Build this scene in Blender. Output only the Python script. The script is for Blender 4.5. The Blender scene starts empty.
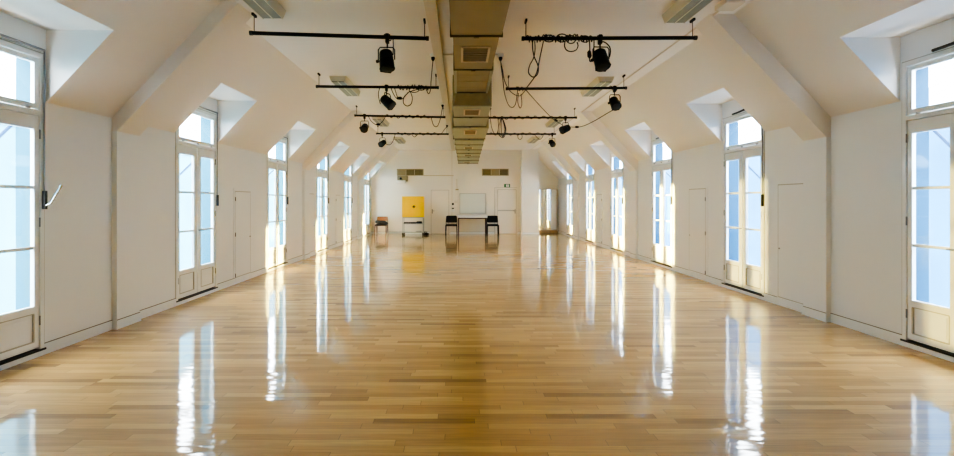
import bpy, bmesh, math, random
from mathutils import Vector, Matrix
random.seed(7)
SC = bpy.context.scene
COL = SC.collection
F = 470.0; CX = 461.0; CY = 201.0; H = 1.5          # calibration of the photograph
XL, XR = -4.08, 4.59                                 # side walls
ZL, ZR = 2.47, 2.54                                  # knee wall heights
XCL, XCR = -2.81, 3.38                               # ceiling creases
ZC = 3.82
Y0, Y1 = -2.3, 21.4
YA = 22.2                                            # depth of the mirror alcove

def at(px, py, Y):
    return Vector(((px-CX)*Y/F, Y, H+(CY-py)*Y/F))

# ------------------------------------------------------------------ materials
def new_mat(name):
    m = bpy.data.materials.new(name); m.use_nodes = True
    nt = m.node_tree; nt.nodes.clear()
    out = nt.nodes.new('ShaderNodeOutputMaterial')
    b = nt.nodes.new('ShaderNodeBsdfPrincipled')
    nt.links.new(b.outputs[0], out.inputs[0])
    return m, nt, b, out

def mat(name, c, rough=.5, metal=0, vary=.04, scale=6, bump=0, bscale=60, coat=0, spec=.5):
    m, nt, b, out = new_mat(name)
    tc = nt.nodes.new('ShaderNodeTexCoord')
    nz = nt.nodes.new('ShaderNodeTexNoise'); nz.inputs['Scale'].default_value = scale
    nz.inputs['Detail'].default_value = 4
    nt.links.new(tc.outputs['Object'], nz.inputs['Vector'])
    mx = nt.nodes.new('ShaderNodeMix'); mx.data_type = 'RGBA'
    mx.inputs[6].default_value = (c[0]*(1-vary), c[1]*(1-vary), c[2]*(1-vary), 1)
    mx.inputs[7].default_value = (min(1, c[0]*(1+vary)), min(1, c[1]*(1+vary)), min(1, c[2]*(1+vary)), 1)
    nt.links.new(nz.outputs[0], mx.inputs[0])
    nt.links.new(mx.outputs[2], b.inputs['Base Color'])
    b.inputs['Roughness'].default_value = rough
    b.inputs['Metallic'].default_value = metal
    b.inputs['Coat Weight'].default_value = coat
    b.inputs['Specular IOR Level'].default_value = spec
    if bump:
        n2 = nt.nodes.new('ShaderNodeTexNoise'); n2.inputs['Scale'].default_value = bscale
        nt.links.new(tc.outputs['Object'], n2.inputs['Vector'])
        bp = nt.nodes.new('ShaderNodeBump'); bp.inputs['Strength'].default_value = bump
        bp.inputs['Distance'].default_value = .004
        nt.links.new(n2.outputs[0], bp.inputs['Height'])
        nt.links.new(bp.outputs[0], b.inputs['Normal'])
    return m

def floor_mat():
    m, nt, b, out = new_mat('parquet')
    N = nt.nodes.new; L = nt.links.new
    def math_(op, a, b_=None, c=None):
        n = N('ShaderNodeMath'); n.operation = op
        for i, v in enumerate((a, b_, c)):
            if v is None: continue
            if isinstance(v, (int, float)): n.inputs[i].default_value = v
            else: L(v, n.inputs[i])
        return n.outputs[0]
    tc = N('ShaderNodeTexCoord'); sp = N('ShaderNodeSeparateXYZ'); L(tc.outputs['Object'], sp.inputs[0])
    x, y = sp.outputs[0], sp.outputs[1]
    W = .072
    r = math_('DIVIDE', y, W); row = math_('FLOOR', r); fr = math_('FRACT', r)
    wn = N('ShaderNodeTexWhiteNoise'); wn.noise_dimensions = '1D'; L(row, wn.inputs['W'])
    off = math_('MULTIPLY', wn.outputs[0], 7.3)
    ln = math_('ADD', math_('MULTIPLY', wn.outputs[0], .25), .62)
    c0 = math_('DIVIDE', math_('ADD', x, off), ln)
    col = math_('FLOOR', c0); fc = math_('FRACT', c0)
    cmb = N('ShaderNodeCombineXYZ'); L(row, cmb.inputs[0]); L(col, cmb.inputs[1])
    w2 = N('ShaderNodeTexWhiteNoise'); w2.noise_dimensions = '2D'; L(cmb.outputs[0], w2.inputs['Vector'])
    ramp = N('ShaderNodeValToRGB'); L(w2.outputs[0], ramp.inputs[0])
    e = ramp.color_ramp.elements
    e[0].position = 0; e[0].color = FC[0]
    e[1].position = 1; e[1].color = FC[3]
    k = e.new(.12); k.color = FC[1]
    k = e.new(.6); k.color = FC[2]
    # grain along the boards
    mp = N('ShaderNodeMapping'); mp.inputs['Scale'].default_value = (2.2, 38, 1); L(tc.outputs['Object'], mp.inputs[0])
    addv = N('ShaderNodeVectorMath'); addv.operation = 'ADD'; L(mp.outputs[0], addv.inputs[0]); L(w2.outputs[1], addv.inputs[1])
    nz = N('ShaderNodeTexNoise'); nz.inputs['Scale'].default_value = 1.6; nz.inputs['Detail'].default_value = 5
    L(addv.outputs[0], nz.inputs['Vector'])
    g = N('ShaderNodeMapRange'); L(nz.outputs[0], g.inputs[0]); g.inputs[1].default_value = .3; g.inputs[2].default_value = .7
    g.inputs[3].default_value = .84; g.inputs[4].default_value = 1.1
    # broad wear
    n3 = N('ShaderNodeTexNoise'); n3.inputs['Scale'].default_value = .55; L(tc.outputs['Object'], n3.inputs['Vector'])
    g3 = N('ShaderNodeMapRange'); L(n3.outputs[0], g3.inputs[0]); g3.inputs[1].default_value = .3; g3.inputs[2].default_value = .7
    g3.inputs[3].default_value = .92; g3.inputs[4].default_value = 1.06
    # joints
    e1 = math_('LESS_THAN', math_('MINIMUM', fr, math_('SUBTRACT', 1, fr)), .018)
    e2 = math_('LESS_THAN', math_('MULTIPLY', math_('MINIMUM', fc, math_('SUBTRACT', 1, fc)), ln), .0022)
    jn = math_('MAXIMUM', math_('MULTIPLY', e1, .6), e2)
    jf = math_('SUBTRACT', 1, math_('MULTIPLY', jn, .45))
    tot = math_('MULTIPLY', math_('MULTIPLY', g.outputs[0], g3.outputs[0]), jf)
    vm = N('ShaderNodeVectorMath'); vm.operation = 'SCALE'; L(ramp.outputs[0], vm.inputs[0]); L(tot, vm.inputs[3])
    L(vm.outputs[0], b.inputs['Base Color'])
    b.inputs['Roughness'].default_value = .5
    b.inputs['Specular IOR Level'].default_value = .3
    b.inputs['Coat Weight'].default_value = 1
    b.inputs['Coat IOR'].default_value = 1.78
    b.inputs['Coat Roughness'].default_value = .06
    # varnish: boards cup a little, long slow waves
    cup = math_('MULTIPLY', math_('ABSOLUTE', math_('SUBTRACT', fr, .5)), w2.outputs[0])
    mp2 = N('ShaderNodeMapping'); mp2.inputs['Scale'].default_value = (1.5, 7, 1); L(tc.outputs['Object'], mp2.inputs[0])
    n4 = N('ShaderNodeTexNoise'); n4.inputs['Scale'].default_value = 1.0; n4.inputs['Detail'].default_value = 2; L(mp2.outputs[0], n4.inputs['Vector'])
    hh = math_('ADD', math_('MULTIPLY', cup, .0006), math_('MULTIPLY', n4.outputs[0], .0022))
    bp = N('ShaderNodeBump'); bp.inputs['Strength'].default_value = 1; bp.inputs['Distance'].default_value = 1
    L(hh, bp.inputs['Height']); L(bp.outputs[0], b.inputs['Coat Normal'])
    return m

FC = [(.32,.165,.036,1), (.47,.260,.062,1), (.56,.325,.085,1), (.67,.41,.125,1)]

def glass_mat():
    m = bpy.data.materials.new('window_glass'); m.use_nodes = True
    nt = m.node_tree; nt.nodes.clear(); N = nt.nodes.new; L = nt.links.new
    out = N('ShaderNodeOutputMaterial'); mx = N('ShaderNodeMixShader')
    tr = N('ShaderNodeBsdfTransparent'); tr.inputs[0].default_value = (.95, .98, 1, 1)
    gl = N('ShaderNodeBsdfGlossy'); gl.inputs['Roughness'].default_value = .02
    fr0 = N('ShaderNodeLayerWeight'); fr0.inputs[0].default_value = .5; fr = N('ShaderNodeMapRange'); pw_ = N('ShaderNodeMath'); pw_.operation = 'POWER'; pw_.inputs[1].default_value = 5; L(fr0.outputs['Facing'], pw_.inputs[0]); L(pw_.outputs[0], fr.inputs[0]); fr.inputs[3].default_value = .03; fr.inputs[4].default_value = .6
    nz = N('ShaderNodeTexNoise'); nz.inputs['Scale'].default_value = 3
    mr = N('ShaderNodeMapRange'); mr.inputs[3].default_value = .92; mr.inputs[4].default_value = 1
    mul = N('ShaderNodeMath'); mul.operation = 'MULTIPLY'
    L(nz.outputs[0], mr.inputs[0]); L(fr.outputs[0], mul.inputs[0]); L(mr.outputs[0], mul.inputs[1])
    L(mul.outputs[0], mx.inputs[0]); L(tr.outputs[0], mx.inputs[1]); L(gl.outputs[0], mx.inputs[2]); L(mx.outputs[0], out.inputs[0])
    return m

M = {}
M['wall'] = mat('wall_paint', (.86, .875, .88), .42, vary=.015, scale=1.5, bump=.12, bscale=90, spec=.4)
M['farwall'] = mat('far_wall_paint', (.83, .785, .71), .5, vary=.02, scale=1.2, bump=.1, bscale=90, spec=.35)
M['ceil'] = mat('ceiling_paint', (.87, .84, .80), .6, vary=.015, scale=1.2, bump=.12, bscale=90, spec=.3)
M['base'] = mat('skirting_paint', (.86, .88, .885), .32, vary=.02)
M['joint'] = mat('painted_joint_shade', (.22, .20, .17), .8)  # dark colour standing in for shade in the gaps
M['seam'] = mat('soft_joint', (.52, .50, .46), .8)  # paler grey for drawn-in gap shade and joint lines
M['sash'] = mat('sash_paint', (.87, .88, .87), .3, vary=.02, coat=.2)
M['dark'] = mat('dark_iron', (.035, .033, .03), .45, metal=.3)
M['black'] = mat('black_metal', (.008, .0075, .0075), .55, spec=.35)
M['chrome'] = mat('chrome', (.75, .75, .76), .22, metal=1)
M['rod'] = mat('grey_rod', (.30, .30, .31), .4, metal=.6)
M['floor'] = floor_mat()
M['glass'] = glass_mat()
M['duct'] = mat('duct_metal', (.34, .295, .185), .5, metal=.35, vary=.10, scale=3)
M['duct2'] = mat('duct_metal_pale', (.36, .375, .275), .5, metal=.3, vary=.08, scale=3)
M['duct3'] = mat('duct_metal_dull', (.30, .25, .12), .55, metal=.3, vary=.22, scale=8)
M['ductdk'] = mat('duct_flange', (.13, .11, .06), .55, metal=.3)
M['grillef'] = mat('grille_frame', (.56, .47, .33), .45)
M['grille'] = mat('grille_slats', (.22, .17, .10), .5)
M['fix'] = mat('fixture_cream', (.66, .63, .52), .45)
M['diff'] = mat('fixture_louvre', (.22, .235, .19), .35, metal=.2)
M['trunk'] = mat('trunking', (.72, .66, .57), .5)
M['plast'] = mat('white_plastic', (.82, .81, .78), .4)
M['yellow'] = mat('yellow_lacquer', (.94, .61, .008), .5, vary=.03)
M['grey'] = mat('grey_frame', (.42, .44, .43), .4, metal=.4)
M['blackf'] = mat('black_fabric', (.012, .012, .014), .8, bump=.3, bscale=200)
M['wood'] = mat('chair_plywood', (.28, .10, .028), .4, vary=.15, scale=12)
M['redw'] = mat('reddish_leg', (.045, .008, .007), .4)
M['brown'] = mat('bag_fabric', (.03, .02, .018), .8)
M['tframe'] = mat('table_frame', (.05, .025, .03), .4)
M['ttop'] = mat('table_laminate', (.86, .86, .84), .3)
M['board'] = mat('whiteboard', (.74, .77, .74), .2, vary=.02)
M['alu'] = mat('aluminium', (.5, .5, .49), .35, metal=.8)
M['vent'] = mat('vent_olive', (.20, .17, .085), .5, vary=.1)
M['vent2'] = mat('vent_olive_pale', (.36, .31, .19), .5)
M['green'] = mat('exit_green', (.03, .16, .07), .4)
M['mirror'] = mat('mirror_silver', (.93, .93, .92), .01, metal=1, vary=.005)
M['beige'] = mat('mirror_frame', (.55, .42, .27), .5)
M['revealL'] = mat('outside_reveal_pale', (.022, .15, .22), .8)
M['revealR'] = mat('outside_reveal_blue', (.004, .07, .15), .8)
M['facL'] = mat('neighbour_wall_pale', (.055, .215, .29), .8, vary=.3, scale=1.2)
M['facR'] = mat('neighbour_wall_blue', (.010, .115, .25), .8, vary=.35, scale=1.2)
M['stay'] = mat('blue_stay', (.005, .05, .13), .6)
M['bld'] = mat('far_building', (.62, .76, .86), .8, vary=.06, scale=.4)
M['bldw'] = mat('far_building_window', (.16, .32, .48), .3)
M['zinc'] = mat('zinc_roof', (.30, .42, .52), .5)

# ------------------------------------------------------------------ mesh helpers
def box(bm, x0, x1, y0, y1, z0, z1, bev=0, mi=0):
    vs = [bm.verts.new((x, y, z)) for x in (x0, x1) for y in (y0, y1) for z in (z0, z1)]
    q = [(0,1,3,2),(4,6,7,5),(0,4,5,1),(2,3,7,6),(0,2,6,4),(1,5,7,3)]
    fs = [bm.faces.new([vs[i] for i in f]) for f in q]
    for f in fs: f.material_index = mi
    if bev:
        es = list({e for f in fs for e in f.edges})
        bmesh.ops.bevel(bm, geom=es, offset=bev, segments=2, affect='EDGES', profile=.7)
    return vs

def quad(bm, pts, mi=0):
    f = bm.faces.new([bm.verts.new(p) for p in pts]); f.material_index = mi
    return f

def prism(bm, poly, y0, y1, mi=0):            # poly in XZ, swept along Y
    a = [bm.verts.new((p[0], y0, p[1])) for p in poly]
    b = [bm.verts.new((p[0], y1, p[1])) for p in poly]
    n = len(poly)
    fs = [bm.faces.new(a), bm.faces.new(b[::-1])]
    for i in range(n):
        fs.append(bm.faces.new((a[i], b[i], b[(i+1) % n], a[(i+1) % n])))
    for f in fs: f.material_index = mi

def frame_of(d):
    d = Vector(d).normalized()
    u = d.cross(Vector((0, 0, 1)))
    if u.length < 1e-3: u = Vector((1, 0, 0))
    u.normalize(); v = d.cross(u).normalized()
    return d, u, v

def tube(bm, pts, r, seg=8, closed=False):
    pts = [Vector(p) for p in pts]; rings = []; n = len(pts)
    u = None
    for i, p in enumerate(pts):
        if closed: d = pts[(i+1) % n]-pts[i-1]
        else: d = pts[min(i+1, n-1)]-pts[max(i-1, 0)]
        if d.length < 1e-9: d = Vector((0, 0, 1))
        d.normalize()
        if u is None: _, u, _ = frame_of(d)
        u = (u-d*u.dot(d))
        if u.length < 1e-6: _, u, _ = frame_of(d)
        u.normalize(); v = d.cross(u)
        rings.append([bm.verts.new(p+(u*math.cos(2*math.pi*k/seg)+v*math.sin(2*math.pi*k/seg))*r) for k in range(seg)])
    rng = n if closed else n-1
    for i in range(rng):
        A, B = rings[i], rings[(i+1) % n]
        for k in range(seg):
            bm.faces.new((A[k], A[(k+1) % seg], B[(k+1) % seg], B[k]))
    if not closed:
        bm.faces.new(rings[0][::-1]); bm.faces.new(rings[-1])

def lathe(bm, origin, axis, prof, seg=20):    # prof: (distance along axis, radius)
    d, u, v = frame_of(axis); o = Vector(origin); rings = []
    for t, r in prof:
        rings.append([bm.verts.new(o+d*t+(u*math.cos(2*math.pi*k/seg)+v*math.sin(2*math.pi*k/seg))*max(r, 1e-4)) for k in range(seg)])
    for A, B in zip(rings, rings[1:]):
        for k in range(seg):
            bm.faces.new((A[k], A[(k+1) % seg], B[(k+1) % seg], B[k]))
    bm.faces.new(rings[0][::-1]); bm.faces.new(rings[-1])

def spline(pts, n=8):
    pts = [Vector(p) for p in pts]; out = []
    for i in range(len(pts)-1):
        p0 = pts[max(i-1, 0)]; p1 = pts[i]; p2 = pts[i+1]; p3 = pts[min(i+2, len(pts)-1)]
        for k in range(n):
            t = k/n
            out.append(.5*((2*p1)+(-p0+p2)*t+(2*p0-5*p1+4*p2-p3)*t*t+(-p0+3*p1-3*p2+p3)*t**3))
    out.append(pts[-1]); return out

ORG = {}
def obj(name, bm, m, parent=None, smooth=False, kind=None, bevel=0):
    bmesh.ops.recalc_face_normals(bm, faces=bm.faces)
    o_ = ORG.get(parent.name, Vector()) if parent else Vector()
    if parent is None:                       # origin at the base centre of the thing
        xs = [v.co for v in bm.verts]
        o_ = Vector(((min(c.x for c in xs)+max(c.x for c in xs))/2, (min(c.y for c in xs)+max(c.y for c in xs))/2, min(c.z for c in xs)))
        if kind == 'structure': o_ = Vector()
    bmesh.ops.translate(bm, verts=bm.verts, vec=-o_)
    me = bpy.data.meshes.new(name); bm.to_mesh(me); bm.free()
    for mm in (m if isinstance(m, (list, tuple)) else [m]): me.materials.append(mm)
    if smooth:
        for p in me.polygons: p.use_smooth = True
        try: me.set_sharp_from_angle(angle=math.radians(40))
        except Exception: pass
    o = bpy.data.objects.new(name, me); COL.objects.link(o)
    if parent:
        o.parent = parent; ORG[o.name] = o_
    else:
        o.location = o_; ORG[o.name] = o_
    if kind: o['kind'] = kind
    if bevel:
        md = o.modifiers.new('bevel', 'BEVEL'); md.width = bevel; md.segments = 2; md.limit_method = 'ANGLE'
    return o

def tag(o, label, cat, group=None):
    o['label'] = label; o['category'] = cat
    if group: o['group'] = group
    return o

def thing(name, label, cat, loc, group=None, kind=None):
    o = bpy.data.objects.new(name, None); COL.objects.link(o)
    o.empty_display_size = .1
    o.location = loc; ORG[o.name] = Vector(loc)
    if label: tag(o, label, cat, group)
    if kind: o['kind'] = kind
    return o

def B(): return bmesh.new()

# ------------------------------------------------------------------ the sides of the room
def zs(side, x):                               # height of the sloped soffit at x
    if side < 0: return ZL+(x-XL)*(ZC-ZL)/(XCL-XL)
    return ZR+(XR-x)*(ZC-ZR)/(XR-XCR)
def xs_(side, z):
    if side < 0: return XL+(z-ZL)*(XCL-XL)/(ZC-ZL)
    return XR-(z-ZR)*(XR-XCR)/(ZC-ZR)
ZD = {-1: 3.18, 1: 3.21}                       # dormer soffit
WW = 1.12; HW = WW/2; DM = .03
WIN = {-1: [None, 4.03, 7.28, 10.45, 13.84, 16.95, 20.32], 1: [None, 4.32, 7.67, 10.75, 13.84, 16.74, 19.83]}
POST = {-1: [5.49, 12.08, 18.5], 1: [5.83, 12.19, 18.28]}; PW = .39
ZW0, ZW1 = .06, 2.93
THK = .27

def side_wall(side):
    X = XL if side < 0 else XR; Z = ZL if side < 0 else ZR; out = -1 if side < 0 else 1
    bm = B(); c = B()
    ys = [Y0]
    zd = ZD[side]; xd = xs_(side, zd); xc = XCL if side < 0 else XCR
    for w in WIN[side][1:]:
        a, b = w-HW, w+HW
        quad(bm, [(X, ys[-1], 0), (X, a, 0), (X, a, Z), (X, ys[-1], Z)])
        quad(bm, [(X, a, 0), (X, b, 0), (X, b, ZW0), (X, a, ZW0)])
        quad(bm, [(X, a-DM, Z), (X, a, Z), (X, a, zd), (X, a-DM, zd)])
        quad(bm, [(X, b, Z), (X, b+DM, Z), (X, b+DM, zd), (X, b, zd)])
        quad(bm, [(X, a, ZW1), (X, b, ZW1), (X, b, zd), (X, a, zd)])
        Xo = X+out*THK; Xi = X+out*.055
        for (p, q) in (((a, ZW0), (a, ZW1)), ((b, ZW0), (b, ZW1)), ((a, ZW1), (b, ZW1)), ((a, ZW0), (b, ZW0))):
            quad(bm, [(X, p[0], p[1]), (X, q[0], q[1]), (Xi, q[0], q[1]), (Xi, p[0], p[1])])
            quad(bm, [(Xi, p[0], p[1]), (Xi, q[0], q[1]), (Xo, q[0], q[1]), (Xo, p[0], p[1])], 1)
        # dormer cheeks and soffit
        for yy in (a-DM, b+DM):
            f = c.faces.new([c.verts.new(p) for p in ((X, yy, Z), (X, yy, zd), (xd, yy, zd))])
        quad(c, [(X, a-DM, zd), (X, b+DM, zd), (xd, b+DM, zd), (xd, a-DM, zd)])
        # slope between the last opening and this one
        ya = ys[-1] if ys[-1] == Y0 else ys[-1]+DM
        quad(c, [(X, ya, Z), (X, a-DM, Z), (xd, a-DM, zd), (xd, ya, zd)])
        ys.append(b)
    yend = Y1 if side < 0 else YA
    quad(bm, [(X, ys[-1], 0), (X, yend, 0), (X, yend, Z), (X, ys[-1], Z)])
    quad(c, [(X, ys[-1]+DM, Z), (X, yend, Z), (xd, yend, zd), (xd, ys[-1]+DM, zd)])
    quad(c, [(xd, Y0, zd), (xd, yend, zd), (xc, yend, ZC), (xc, Y0, ZC)])
    o = obj('wall_left' if side < 0 else 'wall_right', bm, [M['wall'], M['revealL' if side < 0 else 'revealR']], kind='structure')
    o2 = obj('ceiling', c, M['ceil'], kind='structure')
    return o
side_wall(-1); side_wall(1)
bm = B(); quad(bm, [(XCL, Y0, ZC), (XCR, Y0, ZC), (XCR, YA, ZC), (XCL, YA, ZC)])
obj('ceiling', bm, M['ceil'], kind='structure')
bm = B(); box(bm, XL-.02, XR+.02, Y0, YA, -.05, 0)
obj('floor', bm, M['floor'], kind='structure')
# near wall, behind the camera
prof = [(XL, 0), (XR, 0), (XR, ZR), (XCR, ZC), (XCL, ZC), (XL, ZL)]
bm = B(); prism(bm, prof, Y0-.1, Y0); obj('wall_near', bm, M['wall'], kind='structure')
# far wall with its pillar and the alcove beside it
PX0, PX1, PY = 2.72, 3.50, 21.1
bm = B()
prism(bm, [(XL, 0), (PX0+.02, 0), (PX0+.02, ZC), (XCL, ZC), (XL, ZL)], Y1, Y1+.1)
prism(bm, [(PX1-.02, 0), (XR, 0), (XR, ZR), (PX1-.02, zs(1, PX1-.02))], YA, YA+.1)
obj('wall_far', bm, M['farwall'], kind='structure')
bm = B(); prism(bm, [(PX0, 0), (PX1, 0), (PX1, zs(1, PX1)), (XCR, ZC), (PX0, ZC)], PY, YA+.05)
obj('trim_pillar', bm, M['farwall'], kind='structure')

# posts that run on as beams up the slope
n = 0
for side in (-1, 1):
    X = XL if side < 0 else XR; s = -side; xc = XCL if side < 0 else XCR
    for y in POST[side]:
        n += 1; bm = B(); p = .06; d = .22 if side < 0 else .31
        xi = X+s*p
        zb_ = zs(side, xi)-d
        prism(bm, [(X-s*.02, 0), (xi, 0), (xi, zb_), (X-s*.02, zb_)], y, y+PW, 1)
        prism(bm, [(X-s*.02, zb_), (xi, zb_), (xc+s*d*abs((XCL-XL)/(ZC-ZL)), ZC), (xc, ZC+.01), (X-s*.02, zs(side, X))], y, y+PW)
        obj('trim_%d' % n, bm, [M['ceil'], M['wall']], kind='structure')

# skirting boards
for side in (-1, 1):
    X = XL if side < 0 else XR; s = -side
    bm = B(); jt = B(); y = Y0
    yend = Y1 if side < 0 else YA
    segs = []
    for w in WIN[side][1:]:
        segs.append((y, w-HW, .105)); segs.append((w-HW, w+HW, .05)); y = w+HW
    segs.append((y, yend, .105))
    for a, b, h in segs:
        box(bm, X+s*0, X+s*.014, a, b, 0, h)
        box(jt, X, X+s*.008, a, b, h, h+.007)
    for y in POST[side]:
        xi = X+s*.06
        box(bm, xi, xi+s*.012, y-.012, y+PW+.012, 0, .105)
        box(bm, X+s*.014, xi, y-.012, y, 0, .105)
        box(jt, xi, xi+s*.007, y, y+PW, .105, .112)
    o = obj('baseboard_left' if side < 0 else 'baseboard_right', bm, M['base'], kind='structure')
    obj('painted_gap_shade', jt, M['joint'], o)  # dark strip drawn in as shade above the skirting
bm = B(); jt = B()
for a, b in ((XL, (430.3-CX)/F*Y1), ((449.5-CX)/F*Y1, (494.5-CX)/F*Y1), ((517.3-CX)/F*Y1, PX0)):
    box(bm, a, b, Y1-.014, Y1, 0, .10); box(jt, a, b, Y1-.008, Y1, .10, .107)
box(bm, PX0-.012, PX1+.012, PY-.012, PY, 0, .09); box(jt, PX0, PX1, PY-.006, PY, .09, .096)
o = obj('baseboard_far', bm, M['base'], kind='structure'); obj('painted_gap_shade', jt, M['joint'], o)

# ------------------------------------------------------------------ the french windows
GZ = [(.49, 1.035), (1.065, 1.615), (1.645, 2.19)]
def ybox(bm, X, s, d0, d1, a, b, z0, z1, bev=0):     # d: depth into the room (+) or into the wall (-)
    box(bm, *sorted((X+s*d0, X+s*d1)), a, b, z0, z1, bev)

def window(side, w, num, hw='none'):
    X = XL if side < 0 else XR; s = -side
    root = thing('window_%d' % num, None, None, (X, w, ZW0), kind='structure')
    a, b = w-HW, w+HW
    f = B(); FW = .042
    ybox(f, X, s, -.055, .012, a, a+FW, ZW0, ZW1, .004); ybox(f, X, s, -.055, .012, b-FW, b, ZW0, ZW1, .004)
    ybox(f, X, s, -.055, .012, a+FW, b-FW, ZW1-.05, ZW1, .004)
    ybox(f, X, s, -.055, .016, a+FW, b-FW, 2.325, 2.375, .005)
    ybox(f, X, s, -.055, -.045, a+FW, b-FW, 2.26, 2.33); ybox(f, X, s, -.055, -.045, a+FW, b-FW, ZW0, .14)
    ybox(f, X, s, -.055, -.045, a+FW, a+FW+.03, ZW0, ZW1); ybox(f, X, s, -.055, -.045, b-FW-.03, b-FW, ZW0, ZW1)
    obj('window_frame', f, M['sash'], root)
    gp = B(); ybox(gp, X, s, 0, .004, a-.011, a, ZW0, ZW1+.011); ybox(gp, X, s, 0, .004, b, b+.011, ZW0, ZW1+.011); ybox(gp, X, s, 0, .004, a, b, ZW1, ZW1+.011); obj('painted_gap_shade', gp, M['seam'], root)  # raised grey strips drawn in as the shaded gap round the frame
    t = B(); ybox(t, X, s, -.05, .022, a-.01, b+.01, ZW0-.009, ZW0+.009); obj('threshold', t, M['dark'], root)
    g = .007; i0, i1 = a+FW+g, b-FW-g; mid = w
    # opening sashes
    for k, (p, q) in enumerate(((i0, mid-.003), (mid+.003, i1))):
        so, si = .048, .092
        l, r = (p+so, q-si) if k == 0 else (p+si, q-so)
        zt, zb = 2.318, ZW0+.03
        c = B(); D0, D1 = -.04, .0
        ybox(c, X, s, D0, D1, p, l, zb, zt, .003); ybox(c, X, s, D0, D1, r, q, zb, zt, .003)
        ybox(c, X, s, D0, D1, l, r, 2.19, zt); ybox(c, X, s, D0, D1, l, r, .42, .49); ybox(c, X, s, D0, D1, l, r, zb, .15)
        ybox(c, X, s, -.034, -.006, l, r, 1.035, 1.065); ybox(c, X, s, -.034, -.006, l, r, 1.615, 1.645)
        if k == 1: ybox(c, X, s, .0, .014, mid-.022, mid+.022, zb, zt, .004)
        cs = obj('casement', c, M['sash'], root)
        pn = B(); ybox(pn, X, s, -.034, -.014, l, r, .15, .42)
        # moulded edge of the lower panel
        ybox(pn, X, s, -.014, -.008, l+.035, r-.035, .185, .385, .003)
        obj('lower_panel', pn, M['sash'], cs)
        mo = B()
        for q0, q1, z0, z1 in ((l, r, .146, .155), (l, r, .415, .424), (l-.004, l+.008, .155, .415), (r-.008, r+.004, .155, .415)): ybox(mo, X, s, -.013, .002, q0, q1, z0, z1)
        obj('groove_shade', mo, M['seam'], cs)  # grey strips drawn in as shade in the panel groove
        gl = B()
        for z0, z1 in GZ:
            quad(gl, [(X-s*.024, l, z0), (X-s*.024, r, z0), (X-s*.024, r, z1), (X-s*.024, l, z1)])
        obj('pane', gl, M['glass'], cs)
        hg = B(); ye = p if k == 0 else q
        for zz in (.3, 1.25, 2.1): lathe(hg, (X+s*.008, ye+(-g/2 if k == 0 else g/2), zz), (0, 0, 1), [(0, .007), (.09, .007)], 8)
        obj('hinge', hg, M['rod'], cs)
    # top light
    c = B(); l, r = i0+.045, i1-.045; zb, zt = 2.382, ZW1-.056
    ybox(c, X, s, -.04, 0, i0, l, zb, zt, .003); ybox(c, X, s, -.04, 0, r, i1, zb, zt, .003)
    ybox(c, X, s, -.04, 0, l, r, zb, 2.435); ybox(c, X, s, -.04, 0, l, r, 2.83, zt)
    tl = obj('top_light', c, M['sash'], root)
    gl = B(); quad(gl, [(X-s*.024, l, 2.435), (X-s*.024, r, 2.435), (X-s*.024, r, 2.83), (X-s*.024, l, 2.83)])
    obj('pane', gl, M['glass'], tl)
    ct = B()
    for yy in (i0+.12, mid, i1-.12): ybox(ct, X, s, .0, .014, yy-.02, yy+.02, 2.372, 2.392, .003)
    obj('catch', ct, M['rod'], tl)
    # handle at the meeting stile
    h = B(); tube(h, [(X+s*.014, mid, 1.05), (X+s*.05, mid, 1.05), (X+s*.055, mid+.07, 1.045)], .008, 8)
    obj('handle', h, M['rod'], root, smooth=True)
    # control rod of the top light, with its little crank
    yr = b-.012 if side < 0 else a+.012
    zr0 = 1.58
    rod = B(); tube(rod, [(X+s*.022, yr, 2.97), (X+s*.022, yr, zr0)], .007, 8)
    tube(rod, [(X+s*.024, yr, 2.965), (X+s*.024, (w-.05 if hw != 'short' else w+.25*(-1 if side > 0 else 1)), 2.965)], .012, 8)
    rd = obj('opening_rod', rod, M['rod'], root, smooth=True)
    cr = B(); box(cr, *sorted((X+s*.012, X+s*.04)), yr-.016, yr+.016, zr0-.16, zr0+.02, .005)
    obj('crank_box', cr, M['dark'], rd)
    ar = B()
    yk = (w+.05*(1 if side > 0 else -1))
    if hw == 'lever':
        tube(ar, [(X+s*.03, yk-.17, 2.975), (X+s*.05, yk-.06, 2.955), (X+s*.05, yk+.05, 2.95), (X+s*.03, yk+.17, 2.955)], .016, 8)
    else:
        lathe(ar, (X+s*.012, yk, 2.975), (s, 0, 0), [(0, .022), (.03, .03), (.05, .012)], 12)
    obj('closer_arm', ar, M['dark'], rd, smooth=True)
    if hw == 'crank':
        k = B(); o1 = Vector((X+s*.035, yr, zr0-.12))
        tube(k, [o1, o1+Vector((s*.05, .0, .02)), o1+Vector((s*.15, -.01, .17))], .010, 10)
        lathe(k, o1+Vector((s*.147, -.01, .165)), (.4*s, 0, .8), [(0, .012), (.035, .015), (.04, .005)], 10)
        obj('crank_handle', k, M['chrome'], rd, smooth=True)
    return root
num = 0
for side in (-1, 1):
    for i, w in enumerate(WIN[side]):
        if w is None: continue
        num += 1
        window(side, w, num, 'crank' if (side < 0 and i == 1) else ('lever' if side > 0 else 'plain'))

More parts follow.
